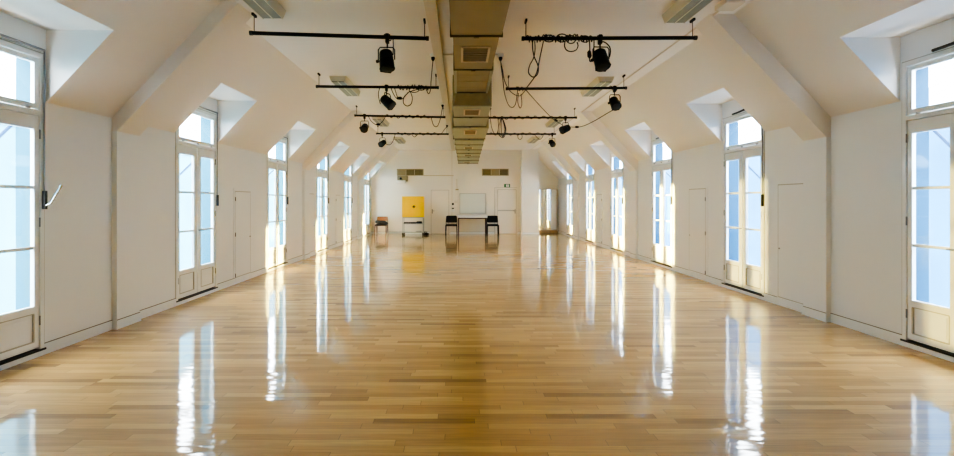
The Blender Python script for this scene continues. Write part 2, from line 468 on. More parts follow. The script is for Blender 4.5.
# ------------------------------------------------------------------ low cupboard doors in the side walls
dn = 0
def cupboard(side, y0, y1, top, hinge_far):
    global dn; dn += 1
    X = XL if side < 0 else XR; s = -side
    r = thing('door_%d' % dn, None, None, (X, (y0+y1)/2, 0), kind='structure')
    f = B()
    ybox(f, X, s, 0, .007, y0-.05, y0, .11, top+.05); ybox(f, X, s, 0, .007, y1, y1+.05, .11, top+.05); ybox(f, X, s, 0, .007, y0, y1, top, top+.05)
    obj('door_frame', f, M['base'], r)
    g = B(); ybox(g, X, s, 0, .006, y0, y1, .01, top); obj('painted_gap_shade', g, M['seam'], r)  # grey sheet behind the panel, its rim painted as gap shade
    l = B(); ybox(l, X, s, .003, .008, y0+.012, y1-.012, .125, top-.014); lf = obj('door_panel', l, M['wall'], r)
    k = B(); ybox(k, X, s, .003, .02, y0+.006, y1-.006, .004, .112); obj('skirting_strip', k, M['base'], lf)
    ye = y1 if hinge_far else y0; yk = y0 if hinge_far else y1
    for z in (.12, .86, 1.5):
        h = B(); lathe(h, (X+s*.016, ye, z), (0, 0, 1), [(0, .009), (.07, .009)], 8); obj('hinge', h, M['rod'], lf)
    k = B(); lathe(k, (X+s*.012, yk+(.05 if hinge_far else -.05), .82), (s, 0, 0), [(0, .008), (.012, .012), (.016, .004)], 10); obj('keyhole', k, M['rod'], lf)
cupboard(-1, 8.47, 9.1, 1.68, False)
cupboard(-1, 12.55, 13.05, 1.70, False)
cupboard(-1, 15.3, 15.85, 1.70, False)
cupboard(1, 6.26, 6.80, 1.74, False)
cupboard(1, 8.80, 9.45, 1.74, False)
cupboard(1, 15.28, 15.85, 1.72, False)

# ------------------------------------------------------------------ doors of the far wall
def fx(px, Y=Y1): return (px-CX)/F*Y
def fz(py, Y=Y1): return H+(CY-py)/F*Y
def far_door(x0, x1, ztop, handle_left, midrail=None):
    global dn; dn += 1
    r = thing('door_%d' % dn, None, None, ((x0+x1)/2, Y1, 0), kind='structure')
    f = B(); box(f, x0-.06, x0, Y1-.02, Y1, 0, ztop+.06); box(f, x1, x1+.06, Y1-.02, Y1, 0, ztop+.06); box(f, x0, x1, Y1-.02, Y1, ztop, ztop+.06)
    obj('door_frame', f, M['farwall'], r)
    g = B(); box(g, x0, x1, Y1-.004, Y1, 0, ztop); obj('painted_gap_shade', g, M['joint'], r)  # dark sheet behind the leaf, its rim painted as gap shade
    l = B(); box(l, x0+.012, x1-.012, Y1-.018, Y1-.004, .01, ztop-.012); lf = obj('door_panel', l, M['farwall'], r)
    if midrail:
        k = B(); box(k, x0+.01, x1-.01, Y1-.05, Y1-.018, midrail-.025, midrail+.025, .006); obj('push_bar', k, M['alu'], lf)
    xh = x0+.06 if handle_left else x1-.06
    k = B(); box(k, xh-.02, xh+.02, Y1-.03, Y1-.018, .93, 1.13); tube(k, [(xh, Y1-.03, 1.05), (xh, Y1-.07, 1.05), (xh+(.1 if handle_left else -.1), Y1-.07, 1.05)], .012, 8)
    obj('door_handle', k, M['rod'], lf)
far_door(fx(431), fx(449), 2.0, True)
far_door(fx(497.5), fx(516.3), 2.02, False, 1.07)
# casing panel left of the right hand door
bm = B(); box(bm, fx(494.4), fx(494.9), Y1-.02, Y1, 0, 2.12); box(bm, fx(494.4), fx(517), Y1-.02, Y1, 2.105, 2.12)
obj('trim_7', bm, M['seam'], kind='structure')

# ------------------------------------------------------------------ ceiling: trunking, conduits, sockets
bm = B(); box(bm, -.43, -.29, Y0, Y1, ZC-.032, ZC, .004)
obj('trim_8', bm, M['trunk'], kind='structure')
bm = B(); box(bm, -.292, -.284, Y0, Y1, ZC-.028, ZC)
obj('trim_9', bm, M['grillef'], kind='structure')
def conduit(pts, r=.012, name='conduit', label='', m='trunk'):
    b_ = B(); tube(b_, pts, r, 8); return tag(obj(name, b_, M[m], smooth=True), label, 'conduit')
conduit([(-.29, 7.4, ZC-.013), (.60, 7.4, ZC-.013)], .013, 'conduit', 'thin painted conduit crossing the ceiling behind the near duct grille')
conduit([(3.13, 5.6, ZC-.012), (3.13, 21.3, ZC-.012)], .012, 'conduit', 'long painted conduit running along the right edge of the flat ceiling')
conduit([(-.43, 5.0, ZC-.012), (-.29, 5.0, ZC-.07), (-.12, 5.0, ZC-.07)], .01, 'conduit', 'short conduit between ceiling trunking and the near duct section')
bm = B(); box(bm, 3.02, 3.24, 5.35, 5.6, ZC-.06, ZC, .008)
tag(obj('junction_box', bm, M['trunk']), 'cream junction box on the ceiling above the near right light bar', 'junction box')
def socket(px, py, lab):
    Y = (ZC-.03-H)*F/(CY-py); p = at(px, py, Y)
    r = thing('ceiling_socket', lab, 'socket', (p.x, p.y, ZC), 'sockets on the ceiling')
    b_ = B(); box(b_, p.x-.045, p.x+.045, p.y-.045, p.y+.045, ZC-.05, ZC, .006); obj('backbox', b_, M['plast'], r)
    b_ = B(); lathe(b_, (p.x, p.y, ZC-.05), (0, 0, -1), [(0, .03), (.03, .028), (.06, .012)], 12); obj('plug', b_, M['black'], r)
    return Vector((p.x, p.y, ZC-.1))
S_R = socket(500.5, 56, 'white ceiling socket with black plug just right of the duct')
S_L1 = socket(433, 56, 'white ceiling socket with black plug left of the duct on trunking, nearest the camera')
S_L2 = socket(442.6, 104, 'small ceiling socket above the right end of the third left bar')
S_L3 = socket(447, 124.5, 'small ceiling socket above the right end of the farthest left bar')

# ------------------------------------------------------------------ the duct
r = thing('ventilation_duct', 'long rectangular metal ventilation duct under the middle of the ceiling', 'duct', (.2, 10, ZC-.4))
def dz(rel): return H+rel
segs = [  # y0, y1, rel bottom near, rel bottom far, left, right, material
    (-2.0, 1.6, 1.93, 1.93, -.115, .475, 'duct'), (1.6, 5.5, 1.93, 1.93, -.115, .475, 'duct'),
    (5.5, 6.98, 1.95, 1.95, -.095, .455, 'duct'), (6.98, 8.52, 1.97, 1.97, -.07, .445, 'duct'),
    (8.65, 9.74, 1.74, 1.74, -.15, .555, 'duct2'), (9.74, 10.85, 1.72, 1.72, -.16, .57, 'duct2'),
    (10.85, 12.7, 1.68, 1.68, -.20, .64, 'duct2'), (12.7, 13.6, 1.63, 1.63, -.17, .63, 'duct2'),
    (13.6, 14.75, 1.61, 1.61, -.16, .64, 'duct2'), (14.75, 15.7, 1.60, 1.60, -.14, .65, 'duct2'),
    (15.7, 16.8, 1.58, 1.58, -.13, .66, 'duct2'), (16.8, 18.1, 1.565, 1.565, -.12, .67, 'duct2'), (18.1, 19.4, 1.55, 1.55, -.11, .69, 'duct2')]
for (a, b, r0, r1, xl, xr, mm) in segs:
    bm = B(); box(bm, xl, xr, a, b, dz(r0), ZC-.001)
    # stiffening creases across the sheet
    nst = 3 if b-a > 1.2 else 2
    for k in range(nst):
        yy = a+(b-a)*(k+1)/(nst+1)
        if (a, b) not in ((5.5, 6.98),) and mm == 'duct': box(bm, xl+.02, xr-.02, yy-.012, yy+.012, dz(r0)-.004, dz(r0)+.01)
    obj('duct_section', bm, M[mm], r)
    bm = B(); fo = .014; ft = .022
    box(bm, xl-fo, xr+fo, b-ft, b+ft*.2, dz(r0)-fo, dz(r0)+.012); box(bm, xl-fo, xl+.004, b-ft, b, dz(r0), ZC-.002); box(bm, xr-.004, xr+fo, b-ft, b, dz(r0), ZC-.002)
    xm = (xl+xr)/2; box(bm, xm-.03, xm+.03, b-.035, b, dz(r0)-.026, dz(r0)-fo)
    obj('flange', bm, M['ductdk'], r)
# sloping drop down to the deeper half
bm = B(); xl, xr = -.155, .565
v = [(-.07, 8.52, dz(1.97)), (.445, 8.52, dz(1.97)), (xr, 8.66, dz(1.74)), (xl, 8.66, dz(1.74))]
quad(bm, v); quad(bm, [(-.07, 8.52, dz(1.97)), (xl, 8.66, dz(1.74)), (xl, 8.66, ZC), (-.07, 8.52, ZC)])
quad(bm, [(.445, 8.52, dz(1.97)), (xr, 8.66, dz(1.74)), (xr, 8.66, ZC), (.445, 8.52, ZC)])
obj('drop_section', bm, M['duct3'], r)
bm = B(); box(bm, -.115, -.075, 6.99, 8.53, dz(1.955), ZC-.002); box(bm, .45, .485, 6.99, 8.53, dz(1.955), ZC-.002)
obj('side_rail', bm, M['duct2'], r)
def grille(x0, x1, y0, y1, z, slats=4):
    f = B(); t = .03
    box(f, x0, x1, y0, y0+t, z-.014, z); box(f, x0, x1, y1-t, y1, z-.014, z); box(f, x0, x0+t, y0+t, y1-t, z-.014, z); box(f, x1-t, x1, y0+t, y1-t, z-.014, z)
    g = obj('grille', f, M['grillef'], r)
    s_ = B(); box(s_, x0+t, x1-t, y0+t, y1-t, z-.003, z)
    for k in range(slats):
        yy = y0+t+(y1-y0-2*t)*(k+.5)/slats; box(s_, x0+t, x1-t, yy-.012, yy+.012, z-.011, z-.003)
    obj('slats', s_, M['grille'], g)
grille(.0, .375, 5.93, 6.57, dz(1.95), 6)
grille(.05, .375, 8.92, 9.5, dz(1.74)); grille(.07, .38, 11.15, 11.8, dz(1.68))
grille(.09, .36, 14.0, 14.4, dz(1.61)); grille(.1, .38, 15.98, 16.4, dz(1.58)); grille(.1, .38, 18.5, 18.9, dz(1.55))

# ------------------------------------------------------------------ fluorescent fittings
def fixture(xc, yf, lab):
    w, h, L_ = .115, .09, 1.24
    y0, y1 = yf-L_, yf
    r = thing('ceiling_light', lab, 'ceiling light', (xc, (y0+y1)/2, ZC), 'fluorescent ceiling lights')
    f = B(); prism(f, [(xc-w-.045, ZC), (xc+w+.045, ZC), (xc+w+.01, ZC-h), (xc-w-.01, ZC-h)], y0, y1)
    obj('housing', f, M['fix'], r)
    d = B(); box(d, xc-w, xc-.008, y0+.02, y1-.02, ZC-h-.012, ZC-h+.005); box(d, xc+.008, xc+w, y0+.02, y1-.02, ZC-h-.012, ZC-h+.005)
    obj('louvre', d, M['diff'], r)
    d = B(); box(d, xc-.008, xc+.008, y0+.01, y1-.01, ZC-h-.016, ZC-h, .003); box(d, xc-w-.008, xc-w, y0, y1, ZC-h-.014, ZC-h+.004); box(d, xc+w, xc+w+.008, y0, y1, ZC-h-.014, ZC-h+.004)
    obj('trim_strip', d, M['fix'], r)
order = ['nearest the camera', 'second from the camera', 'third from the camera', 'farthest from the camera']
for i, yf in enumerate((5.73, 9.97, 14.02, 18.2)): fixture(-2.29, yf, 'twin-tube ceiling light in the left row, ' + order[i])
for i, yf in enumerate((5.87, 10.0, 14.2, 18.1)): fixture(2.70 if i else 2.665, yf, 'twin-tube ceiling light in the right row, ' + order[i])

# ------------------------------------------------------------------ lighting bars
ZB = H+2.083
def barpt(px, py):
    Y = 2.083*F/(CY-py); return Vector(((px-CX)*Y/F, Y, ZB))
BARS = {}
def bar(key, pl, pr, lab):
    a, b = barpt(*pl), barpt(*pr); BARS[key] = (a, b)
    r = thing('lighting_bar', lab, 'lighting bar', ((a+b)/2)[:], 'black lighting bars under the ceiling')
    p = B(); tube(p, [a, b], .024, 14); obj('pipe', p, M['black'], r, smooth=True)
    for e, d in ((a, b-a), (b, a-b)):
        q = e+d.normalized()*.05
        c = B(); tube(c, [e-d.normalized()*.004, e+d.normalized()*.03], .029, 14); obj('end_cap', c, M['dark'], r)
        h = B(); tube(h, [q, (q.x, q.y, ZC-.01)], .0055, 6); hg = obj('hanger', h, M['dark'], r)
        k = B(); box(k, q.x-.012, q.x+.012, q.y-.055, q.y+.055, ZC-.03, ZC, .004); obj('ceiling_bracket', k, M['black'], hg)
bar('L1', (250, 33), (428.5, 38.5), 'black lighting bar left of the duct, nearest the camera')
bar('L2', (316.2, 86.5), (438.7, 87.6), 'black lighting bar left of the duct, second from the camera')
bar('L3', (354.5, 115.5), (445.2, 117.2), 'black lighting bar left of the duct, third from the camera')
bar('L4', (376.2, 133.6), (448.5, 134.1), 'black lighting bar left of the duct, farthest from the camera')
bar('R1', (522, 38.6), (696.5, 37.8), 'black lighting bar right of the duct, nearest the camera')
bar('R2', (505.9, 88.8), (626.6, 88), 'black lighting bar right of the duct, second from the camera')
bar('R3', (488.7, 117.7), (576.7, 117.6), 'black lighting bar right of the duct, third from the camera')
bar('R4', (485.6, 134), (555.8, 134.1), 'black lighting bar right of the duct, farthest from the camera')

def onbar(key, px):
    a, b = BARS[key]
    lo, hi = 0.0, 1.0
    for _ in range(40):
        t = (lo+hi)/2; p = a.lerp(b, t)
        if CX+p.x*F/p.y < px: lo = t
        else: hi = t
    return a.lerp(b, (lo+hi)/2)

def spot(key, px, cpx, cpy, d, lab, size=1.0, both=True):
    size *= .94
    p = onbar(key, px); Y = p.y
    C = at(cpx, cpy, Y)
    d = Vector(d).normalized()
    r = thing('stage_spotlight', lab, 'spotlight', C[:], 'black stage spotlights')
    c = B(); box(c, p.x-.022, p.x+.022, Y-.035, Y+.035, ZB-.075, ZB+.04, .008); box(c, p.x-.035, p.x+.035, Y-.012, Y+.012, ZB+.02, ZB+.036, .004)
    cl = obj('clamp', c, M['black'], r)
    k = B(); tube(k, [(p.x, Y, ZB-.07), (p.x, Y, ZB-.14)], .01, 8); obj('bolt', k, M['black'], cl)
    # yoke
    sx = Vector((1, 0, 0)); sx = (sx-d*sx.dot(d)).normalized()
    if sx.z > .5 or abs(sx.z) > .6: sx = d.cross(Vector((0, 0, 1))).normalized()
    if sx.x < 0: sx = -sx
    Rr = .098*size; top = Vector((p.x, Y, max(C.z+.17*size, ZB-.13)))
    top.z = min(top.z, ZB-.06)
    w = Rr+.012
    e1, e2 = C-sx*w, C+sx*w
    pts = [e1, Vector((e1.x, e1.y, top.z-.03)), Vector((e1.x*.8+top.x*.2, e1.y*.8+Y*.2, top.z)), top, Vector((e2.x*.8+top.x*.2, e2.y*.8+Y*.2, top.z)), Vector((e2.x, e2.y, top.z-.03)), e2]
    y_ = B(); tube(y_, pts, .0075, 8); obj('yoke', y_, M['black'], r, smooth=True)
    k = B(); lathe(k, e1+sx*.01, -sx, [(0, .012), (.02, .02), (.035, .02), (.04, .008)], 12); obj('knob', k, M['black'], r)
    # body: rear lamp house, waist, barrel
    L = .145*size; q = Rr
    h = B()
    lathe(h, C-d*L*.95, d, [(0, q*.5), (.008, q*.78), (.02, q*.88), (.055, q*.92), (.06, q*.84), (.07, q*.84), (.075, q*.93), (.10, q*.95), (.105, q*.87), (.118, q*.88), (.138*size, q*1.0), (L*1.75, q*1.02), (L*1.75, q*1.07), (L*1.82, q*1.07), (L*1.84, q*.95)], 24)
    bd = obj('housing', h, M['black'], r, smooth=True)
    g = B(); dd, u, v = frame_of(d); o = C+d*L*.93
    ring = []
    for (s1, s2) in ((-1, -1), (1, -1), (1, 1), (-1, 1)): ring.append(o+(u*s1+v*s2)*q*.76)
    tube(g, [ring[0], ring[1], ring[2], ring[3]], .006, 6, closed=True)
    obj('gel_frame', g, M['black'], bd)
    l = B(); lathe(l, C+d*L*.885, d, [(0, q*.88), (.004, q*.86), (.012, q*.5), (.015, .002)], 24); obj('lens', l, M['dark'], bd, smooth=True)
    return C
cSP = {}
SPL = 'black stage spotlight clamped to the %s %s bar, %s'
cSP['L1'] = spot('L1', 387.3, 386.5, 60.5, (.12, -.22, -.95), SPL % ('nearest', 'left', 'pointing straight down'))
cSP['L2'] = spot('L2', 386.5, 387.5, 102, (.62, -.25, -.6), SPL % ('second', 'left', 'tilted down to the right'))
cSP['L3'] = spot('L3', 364.5, 364.6, 127.8, (.05, -.85, -.45), SPL % ('third', 'left', 'beside a short hanging cable'), .95)
cSP['L4'] = spot('L4', 382.2, 382.5, 143.3, (-.35, -.75, -.45), SPL % ('farthest', 'left', 'with its cable looping right'), .95)
cSP['R1'] = spot('R1', 600, 601, 59.5, (.10, -.38, -.9), SPL % ('nearest', 'right', 'in a tangle of cable'))
cSP['R2'] = spot('R2', 614.5, 614.8, 103, (.05, -.65, -.7), SPL % ('second', 'right', 'near its right end'), .95)
cSP['R3'] = spot('R3', 565.5, 565.3, 129, (-.75, -.45, -.35), SPL % ('third', 'right', 'turned to the left'), 1.0)
cSP['R4'] = spot('R4', 552.2, 552, 143, (.15, -.7, -.6), SPL % ('farthest', 'right', 'the smallest in view'), .9)

# ------------------------------------------------------------------ cables
def cable(paths, lab, rad=.0075, plugs=()):
    first = paths[0][0]
    r = thing('power_cable', lab, 'cable', Vector(first)[:], 'black cables on the lighting bars')
    b_ = B()
    for p in paths: tube(b_, p, rad, 6)
    obj('cord', b_, M['black'], r, smooth=True)
    for (p, d) in plugs:
        k = B(); lathe(k, p, d, [(0, .008), (.015, .024), (.075, .028), (.10, .012)], 10); obj('plug', k, M['black'], r, smooth=True)
    return r
def wrap(key, x0, x1, turns, rr=.034, jit=.006, sag=.0, dy=0):
    a, b = onbar(key, x0), onbar(key, x1); n = int(turns*14); out = []
    for i in range(n+1):
        t = i/n; p = a.lerp(b, t); an = 2*math.pi*turns*t
        k = rr+jit*math.sin(3.1*an*.37+1)+random.uniform(-jit, jit)*.3
        out.append(p+Vector((math.sin(an*.5)*.01, math.cos(an)*k, math.sin(an)*k-sag*abs(math.sin(an*.25)))))
    return out
def px_path(key, pts, off=0.0, n=8):
    out = []
    for q in pts:
        Y = onbar(key, min(max(q[0], -999), 999)).y if key else q[2]
        out.append(at(q[0], q[1], Y+off))
    return spline(out, n)
def ring(key, cx, cy, rx, ry, off=.04):
    Y = onbar(key, cx).y
    return [at(cx+rx*math.cos(t/16*2*math.pi), cy+ry*math.sin(t/16*2*math.pi), Y-off+.02*math.sin(t)) for t in range(17)]

# nearest right bar
cable([wrap('R1', 526, 592, 17, .036, .012)] + [ring('R1', 549, 38.5, 5, 3.4), ring('R1', 562, 38, 5.5, 4), ring('R1', 585, 39, 4.5, 3.2, .03), ring('R1', 571, 39.5, 4.5, 4, -.03)] ,
      'black cable wound in tight coils round the nearest right lighting bar')
cable([px_path('R1', [(565, 42), (564.5, 46), (566.5, 50), (571, 51.5), (576, 50), (578, 46), (577, 42)])], 'single round loop of cable hanging under the middle of the nearest right bar')
cable([px_path('R1', [(532.6, 41), (532.5, 47), (534, 56), (538, 66), (537.5, 74), (533, 77), (528.7, 73), (529.5, 66), (533.5, 58), (535, 50), (534.8, 41)]),
       px_path('R1', [(543.5, 41), (540, 57), (536.5, 73), (531, 82), (525.5, 89)])], 'long twisted cable loop dangling from the left end of the nearest right bar', .007)
cable([px_path('R1', [(589.5, 40), (589.8, 50), (589.5, 58), (590.2, 61.5), (592, 60), (593.5, 55), (594, 45), (594, 40)]), px_path('R1', [(598, 42.5), (604, 42), (609, 46), (610.5, 51), (609.5, 57)])],
      'short cable with an inline plug beside the nearest right spotlight', .0075, [(at(589, 50.5, onbar('R1', 589).y), (.1, 0, -1))])
# second right bar
Yb = onbar('R2', 515).y
def mix(a, b, t): return a+(b-a)*t
cable([spline([S_R, at(502.5, 70, 7.7), at(505, 82, 8.0), at(511, 92, 8.4), at(519, 96, Yb), at(524, 92, Yb), at(527, 87, Yb)]),
       spline([S_R, at(502.7, 78, 7.6), at(504.5, 93, 8.0), at(508, 104, 8.4), at(512, 107.5, Yb), at(515.5, 104, Yb), at(517, 95, Yb), at(518, 89, Yb)]),
       spline([at(518.5, 93, Yb), at(517.8, 102, Yb), at(520, 108, Yb), at(521.8, 104, Yb), at(521, 94, Yb)])],
      'black cables drooping from the ceiling socket to the second right bar', .007)
Y3 = onbar('R3', 560).y
cable([spline([at(526, 90, Yb), at(533, 98, 9.2), at(543, 109, 10.2), at(553, 119, 11.2), at(560, 123.5, Y3), at(563, 125, Y3)], 10)],
      'black cable running diagonally from the second to the third right bar', .0085, [(at(554, 119.5, Y3-.2), (1, 0, -.5))])
cable([spline([at(614, 109.5, Yb), at(606, 114, 9.3), at(596, 120, 10.2), at(586, 125, 11), at(579, 127, 11.5), at(571, 127, Y3)], 10)],
      'slack cable sagging between the second and third right spotlights', .0085, [(at(579, 127, Y3-.3), (-1, 0, 0))])
cable([wrap('R2', 516, 523, 3, .035), wrap('R2', 609, 618, 2, .035)], 'short turns of cable taped round the second right bar')
# third and fourth right bars
cable([wrap('R3', 492, 566, 9, .036, .008)], 'black cable spiralling loosely along the third right bar')
cable([px_path('R3', [(490.5, 119), (491.5, 127), (494, 133), (496.5, 134), (498.5, 128), (498, 119)])] +
      [px_path('R3', [(501+i*.4, 118), (498.3+i*1.6, 129), (499.0+i*1.3, 135+i % 2), (503.6-i*.3, 137.5-i*.7), (506-i*.6, 129), (502.5-i*.2, 118)], -.03*i) for i in range(3)],
      'bundle of spare cable hanging between the third and fourth right bars', .0075)
cable([wrap('R4', 489, 551, 8, .036, .01)], 'black cable spiralling along the farthest right bar')
cable([ring('R4', 520, 136.5, 2.2, 3), px_path('R4', [(535, 135), (537.5, 138), (540, 139.3), (542, 137.5), (543.5, 135)])], 'small loose loops under the farthest right bar', .008)
# left bars
cable([px_path('L1', [(393, 39), (393.3, 46), (393, 55)]), wrap('L1', 383, 391, 2, .034)], 'short lead dropping to the nearest left spotlight')
cable([wrap('L2', 397, 428, 9, .037, .012), px_path('L2', [(379.8, 88), (378.5, 93), (379, 99), (380.5, 104)]), ring('L2', 421, 88, 4, 2.2), ring('L2', 414, 90, 5, 2.4, .02)],
      'black cable coiled round the second left bar')
cable([px_path('L2', [(391, 88), (393.5, 94), (397, 98.5), (402, 99), (406, 95), (409, 92), (417, 89.5), (424, 87)]),
       px_path('L2', [(408, 93), (404, 97), (403.5, 103), (407, 106), (411, 104), (412.3, 98), (410.5, 92)]), px_path('L2', [(394.5, 88), (397, 96), (398, 98)])],
      'loose looping cable with an inline plug under the second left bar', .0075, [(at(396.5, 98.3, onbar('L2', 396).y), (1, 0, .05))])
Y2 = onbar('L2', 430).y
cable([spline([S_L1, at(432.2, 68, 7.7), at(431, 82, 8.2), at(430.5, 90, Y2), at(428.5, 93.7, Y2), at(426.5, 90, Y2), at(425, 87.5, Y2)])],
      'black cable dropping from the nearest left ceiling socket to the second bar', .007)
cable([wrap('L3', 385, 430, 6, .036, .008), px_path('L3', [(368.5, 116.5), (371.5, 121.5), (377, 125), (382, 122), (385.5, 116.5)])],
      'black cable sagging and winding along the third left bar', .0085, [(at(376, 124.5, onbar('L3', 377).y), (1, 0, 0))])
Y3l = onbar('L3', 432).y
cable([spline([S_L2, at(442, 110, 10.8), at(440, 120, 11.3), at(437, 126.5, Y3l), at(433.5, 125, Y3l), at(431, 117, Y3l)])], 'cable looping from the ceiling socket to the third left bar', .0075)
cable([wrap('L4', 396, 440, 6, .036, .008), px_path('L4', [(386, 144), (389.5, 144.8), (392.5, 142), (394.7, 136), (395, 134)]), px_path('L4', [(412, 135), (414.5, 137), (417, 135)])],
      'black cable winding along the farthest left bar to its spotlight', .0085)
Y4l = onbar('L4', 441).y
cable([spline([S_L3, at(446, 127.5, 13.6), at(443, 131.5, 14.2), at(441, 134, Y4l)])], 'short cable from the ceiling socket to the farthest left bar', .008)

# ------------------------------------------------------------------ far wall fittings
def vent(x0, x1, y0, y1, lab, dark):
    X0, X1, Z0, Z1 = fx(x0), fx(x1), fz(y1), fz(y0)
    r = thing('wall_vent', lab, 'vent', ((X0+X1)/2, Y1, Z0), 'ventilation grilles high on the far wall')
    f = B(); t = .028
    box(f, X0, X1, Y1-.03, Y1, Z0, Z0+t); box(f, X0, X1, Y1-.03, Y1, Z1-t, Z1); box(f, X0, X0+t, Y1-.03, Y1, Z0+t, Z1-t); box(f, X1-t, X1, Y1-.03, Y1, Z0+t, Z1-t)
    obj('frame', f, M['vent2'], r)
    for k in range(3):
        a = X0+t+(X1-X0-2*t)*k/3; b = X0+t+(X1-X0-2*t)*(k+1)/3
        g = B(); box(g, a+.006, b-.006, Y1-.012, Y1, Z0+t, Z1-t)
        zm = (Z0+Z1)/2
        box(g, a+.006, b-.006, Y1-.026, Y1-.012, zm-.012, zm+.012)
        for j in range(4):
            z = Z0+t+(Z1-Z0-2*t)*(j+.5)/4; box(g, a+.01, b-.01, Y1-.02, Y1-.012, z-.01, z+.004)
        obj('louvre_panel', g, M['vent' if dark[k] else 'vent2'], r)
vent(397, 423.6, 169, 175.6, 'olive three-panel wall vent above the yellow cabinet', (0, 1, 1))
vent(482, 508.6, 168.8, 175.7, 'olive three-panel wall vent right of the whiteboard', (1, 0, 1))
# heater/projector box
X0, X1 = fx(397.3), fx(406)
r = thing('wall_projector', 'small white boxy projector on a bracket under the left vent', 'projector', ((X0+X1)/2, Y1-.3, fz(183)))
b_ = B(); box(b_, X0, X1, 20.95, 21.25, fz(182.8, 21), fz(180.3, 21), .012); obj('casing', b_, M['plast'], r)
b_ = B(); box(b_, X0+.02, X1+.08, 21.22, Y1, fz(181.5), fz(176)); box(b_, X0+.08, X1-.08, 21.0, 21.3, fz(180.5, 21), fz(178.8, 21)); obj('bracket', b_, M['vent2'], r)
b_ = B(); lathe(b_, ((X0+X1)/2+.02, 20.955, fz(178.6, 21)), (0, -1, 0), [(0, .05), (.03, .05), (.04, .03)], 14); obj('lens', b_, M['dark'], r)
# exit sign
r = thing('exit_sign', 'small green emergency exit sign with white centre above the right door', 'sign', (fx(507), Y1, fz(187.5)))
b_ = B(); box(b_, fx(504), fx(510), Y1-.05, Y1, fz(187.4), fz(184), .006); obj('casing', b_, M['green'], r)
b_ = B(); zc = fz(185.7)
box(b_, fx(506), fx(508.8), Y1-.054, Y1-.05, zc-.05, zc+.05)
obj('white_field', b_, M['plast'], r)
b_ = B(); xm = fx(507.4)
def poly(bm, pts, y): bm.faces.new([bm.verts.new((p[0], y, p[1])) for p in pts])
lathe(b_, (xm+.012, Y1-.0545, zc+.036), (0, -1, 0), [(0, .009), (.002, .009)], 10)
poly(b_, [(xm-.008, zc+.026), (xm+.014, zc+.026), (xm+.008, zc-.006), (xm-.012, zc-.006)], Y1-.0555)
poly(b_, [(xm-.012, zc-.006), (xm-.002, zc-.006), (xm-.022, zc-.04), (xm-.032, zc-.036)], Y1-.0555)
poly(b_, [(xm-.002, zc-.006), (xm+.008, zc-.006), (xm+.028, zc-.028), (xm+.02, zc-.036)], Y1-.0555)
poly(b_, [(xm+.04, zc+.0), (xm+.024, zc+.016), (xm+.024, zc-.004)], Y1-.0555)
obj('running_figure', b_, M['green'], r)
# whiteboard
X0, X1, Z0, Z1 = fx(459.5), fx(486), fz(213.6), fz(193.3)
r = thing('whiteboard', 'blank framed whiteboard on the far wall above the table', 'whiteboard', ((X0+X1)/2, Y1, Z0))
b_ = B(); box(b_, X0+.02, X1-.02, Y1-.02, Y1, Z0+.02, Z1-.02); obj('writing_surface', b_, M['board'], r)
b_ = B(); t = .03
box(b_, X0, X1, Y1-.03, Y1, Z0, Z0+t); box(b_, X0, X1, Y1-.03, Y1, Z1-t, Z1); box(b_, X0, X0+t, Y1-.03, Y1, Z0+t, Z1-t); box(b_, X1-t, X1, Y1-.03, Y1, Z0+t, Z1-t)
obj('frame', b_, M['alu'], r)
# conduits on the far wall
b_ = B(); box(b_, fx(451.6), fx(452.3), Y1-.02, Y1, fz(215), ZC); tag(obj('cable_trunking', b_, M['trunk']), 'narrow vertical cable trunking on the far wall left of the whiteboard', 'trunking')
b_ = B(); box(b_, fx(453.6), fx(454.4), Y1-.02, Y1, fz(204), fz(176)); tag(obj('cable_trunking', b_, M['plast']), 'shorter white vertical trunking down to the wall switches', 'trunking')
b_ = B(); box(b_, fx(423.8), fx(453.6), Y1-.02, Y1, fz(176), fz(175.2)); tag(obj('cable_trunking', b_, M['grillef']), 'horizontal cable trunking from the left vent across the far wall', 'trunking')
r = thing('pull_cord_unit', 'small beige box hanging on a thin line upper left of the whiteboard', 'wall unit', (fx(457), Y1, fz(190)))
b_ = B(); box(b_, fx(455.5), fx(458.6), Y1-.03, Y1, fz(190.2), fz(189)); obj('body', b_, M['vent2'], r)
b_ = B(); tube(b_, [(fx(457), Y1-.015, fz(189)), (fx(456.8), Y1-.015, fz(179))], .012, 6); obj('cord', b_, M['grillef'], r)
for (x, y, w, h, m_, lab) in ((452.9, 204, 2.0, 2.0, 'black', 'black square wall switch left of the whiteboard'), (452.9, 209.8, 2.2, 4.0, 'plast', 'white double wall socket below the black switch'), (455.8, 201.5, 2.6, 1.8, 'trunk', 'small beige switch plate beside the whiteboard')):
    r = thing('wall_switch', lab, 'switch', (fx(x), Y1, fz(y+h/2)))
    b_ = B(); box(b_, fx(x-w/2-.4), fx(x+w/2+.4), Y1-.02, Y1, fz(y+h/2+.4), fz(y-h/2-.4), .004); obj('plate', b_, M['plast' if m_ == 'black' else m_], r)
    b_ = B(); box(b_, fx(x-w/2), fx(x+w/2), Y1-.035, Y1-.02, fz(y+(h/2 if m_ == 'black' else -h*.2)), fz(y-h/2)); obj('rocker', b_, M['black' if m_ != 'trunk' else 'plast'], r)
